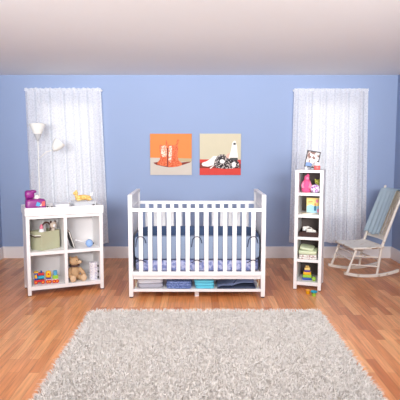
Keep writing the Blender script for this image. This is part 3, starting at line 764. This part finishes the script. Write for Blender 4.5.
for zz in (.285, .215):
    t0 = (zz-.08)/.265
    a, b = turned((-.30+.105*t0, VN, zz), (-.30+.105*t0, VF, zz), .0095)
    MB().tube(a, b).build('front_rung', 'chair', rc, smooth='auto')
MB().tube([(.098, VN, .20), (.098, VF, .20)], .0095).build('back_rung', 'chair', rc, smooth='auto')
def seat(u, v):
    x = -.245+.385*u; y = -.03+.50*v
    return Vector((x, y, .372-.016*math.sin(PI*u)*(.4+.6*math.sin(PI*v))+(.006 if u > .9 else 0)-.010*max(0, .12-u)/.12))
MB().grid(seat, 20, 16).build('seat', 'chair', rc, smooth=True, solid=.024, fix=False)
MB().box(-.21, -.185, VN, VF, .318, .346).build('seat_apron', 'chair', rc, bevel=.004)
def backu(z): return .120+(z-.345)*(.375-.120)/(1.0-.345)
def slab(z0, z1, v0, v1, t, name, m, bow=.0):
    def fn(a, b):
        z = z0+(z1-z0)*a; v = v0+(v1-v0)*b
        return Vector((backu(z)+bow*math.sin(PI*b), v, z+ (.02*math.sin(PI*b) if a > .9 and bow else 0)))
    MB().grid(fn, 8, 14).build(name, m, rc, smooth=True, solid=t, fix=False)
slab(.80, .985, VN+.012, VF-.012, .018, 'crest_rail', 'cane', .03)
slab(.43, .475, VN+.012, VF-.012, .020, 'lower_back_rail', 'chair', .02)
for k in range(6):
    v = .06+k*.064
    MB().grid(lambda a, b, v=v: Vector((backu(.47+.34*a)+.028*math.sin(PI*(v/VF)), v-.018+.036*b, .47+.34*a)), 6, 2).build('back_splat', 'cane', rc, solid=.008, fix=False)
# worn bare spot on the seat frame
MB().tube([(-.02, -.034, .352), (.05, -.034, .350)], .006).build('bare_wood_patch', 'woodknob', rc, smooth=True)

th = thing('draped_blanket', 'pale blue gauzy blanket draped over the rocking chair back', 'blanket', (2.05, 6.12, 0), RA)
def thf(a, b):
    # a: down the front ; b: across towards the far side
    z = 1.012-.54*a+.012*math.sin(b*9)*a
    v = .115+.345*b+(.03*b-.01)*a
    return Vector((backu(z)-.030-.005*math.sin(b*26+a*2)*(.3+a)+.02*math.sin(PI*b), v, z))
def thb(a, b):
    z = 1.012-.26*a; v = .115+.345*b
    return Vector((backu(z)+.060+.006*math.sin(b*26), v, z))
MB().grid(thf, 26, 40).build('front_drape', 'throw', th, smooth=True, solid=.003, fix=False)
MB().grid(thb, 12, 40).build('back_drape', 'throw', th, smooth=True, solid=.003, fix=False)
MB().grid(lambda a, b: Vector((backu(1.012)-.030+.09*a+.02*math.sin(PI*b)*(1-a), .115+.345*b, 1.012+.012*math.sin(PI*a))), 6, 40).build('top_fold', 'throw', th, smooth=True, solid=.003, fix=False)

# ------------------------------------------------------------------ shag rug
rg = thing('shag_rug', 'ivory shag rug on the wooden floor in front of the crib', 'rug', (.07, 3.80, 0))
RX0, RX1, RY0, RY1 = -1.055, 1.06, -1.05, .985
MB().box(RX0+.01, RX1-.01, RY0, RY1-.01, 0, .014).build('rug_backing', 'rug', rg)
vs = []; fs = []
rn = random.Random(11)
NS = 46000
for k in range(NS):
    x = rn.uniform(RX0, RX1); y = rn.uniform(RY0, RY1)
    edge = min(x-RX0, RX1-x, RY1-y)
    ln = rn.uniform(.026, .044)
    cl = math.sin(x*61+math.sin(y*49)*2)+math.cos(y*67+math.sin(x*43)*2)
    a = cl*1.1+rn.uniform(-1.8, 1.8)
    lean = rn.uniform(.3, .9)
    dx, dy = math.cos(a)*lean, math.sin(a)*lean
    if edge < .035:
        if edge == RY1-y: dy = abs(dy)+.5
        elif edge == x-RX0: dx = -abs(dx)-.4
        else: dx = abs(dx)+.4
    w = rn.uniform(.0022, .0042); ca = rn.uniform(0, PI); wx, wy = math.cos(ca)*w, math.sin(ca)*w
    o = len(vs)
    mx, my = x+dx*ln*.35, y+dy*ln*.35
    vs += [(x-wx, y-wy, .010), (x+wx, y+wy, .010), (mx+wx, my+wy, .012+ln*.55), (mx-wx, my-wy, .012+ln*.55), (x+dx*ln, y+dy*ln, max(.004, .012+ln*(.85-.25*lean)))]
    fs += [(o, o+1, o+2, o+3), (o+3, o+2, o+4)]
pile = MB(); pile.v = [Vector(v) for v in vs]; pile.f = fs; pile.m = [0]*len(fs)
po = pile.build('shag_pile', 'rug', rg, fix=False); po['kind'] = 'stuff'

# ------------------------------------------------------------------ light
def area(name, loc, target, sx, sy, power, col=(1, 1, 1)):
    l = bpy.data.lights.new(name, 'AREA'); l.shape = 'RECTANGLE'; l.size = sx; l.size_y = sy; l.energy = power; l.color = col
    o = bpy.data.objects.new(name, l); COL.objects.link(o); o.location = loc
    o.rotation_euler = (Vector(target)-Vector(loc)).to_track_quat('-Z', 'Y').to_euler()
    return o
for sx in (-1, 1):
    u_ = area('wall_fill', (sx*1.55, .1, 1.9), (sx*1.75, 6.6, 2.42), 1.9, .6, 33); u_.data.spread = R(66)  # added pair of unseen fills aimed at the upper wall and ceiling
b_ = area('ceiling_fill', (0, -.2, 1.7), (0, 4.6, 2.48), 3.0, .5, 30); b_.data.spread = R(64)  # added unseen fill behind the camera, brightens the ceiling
c_ = area('overhead_fill', (0, 2.9, 2.46), (0, 4.2, 0), 3.8, .7, 45); c_.data.spread = R(115)  # added fill out of view for floor and furniture, no fixture modelled
w = bpy.data.worlds.new('daylight'); SC.world = w; w.use_nodes = True
bg = w.node_tree.nodes['Background']; bg.inputs['Color'].default_value = (.93, .96, 1, 1); bg.inputs['Strength'].default_value = .95

# ------------------------------------------------------------------ camera
cd = bpy.data.cameras.new('camera'); cam = bpy.data.objects.new('camera', cd); COL.objects.link(cam)
cam.location = (0, 0, 1.552)
cam.rotation_euler = (R(90)-math.atan(55/530), 0, 0)
cd.sensor_width = 36; cd.lens = 530/400*36; cd.shift_x = 3/400; cd.clip_start = .05
SC.camera = cam
SC.view_settings.view_transform = 'Standard'; SC.view_settings.look = 'None'
SC.view_settings.gamma = 1; SC.view_settings.use_curve_mapping = False
SC.view_settings.exposure = 0.2
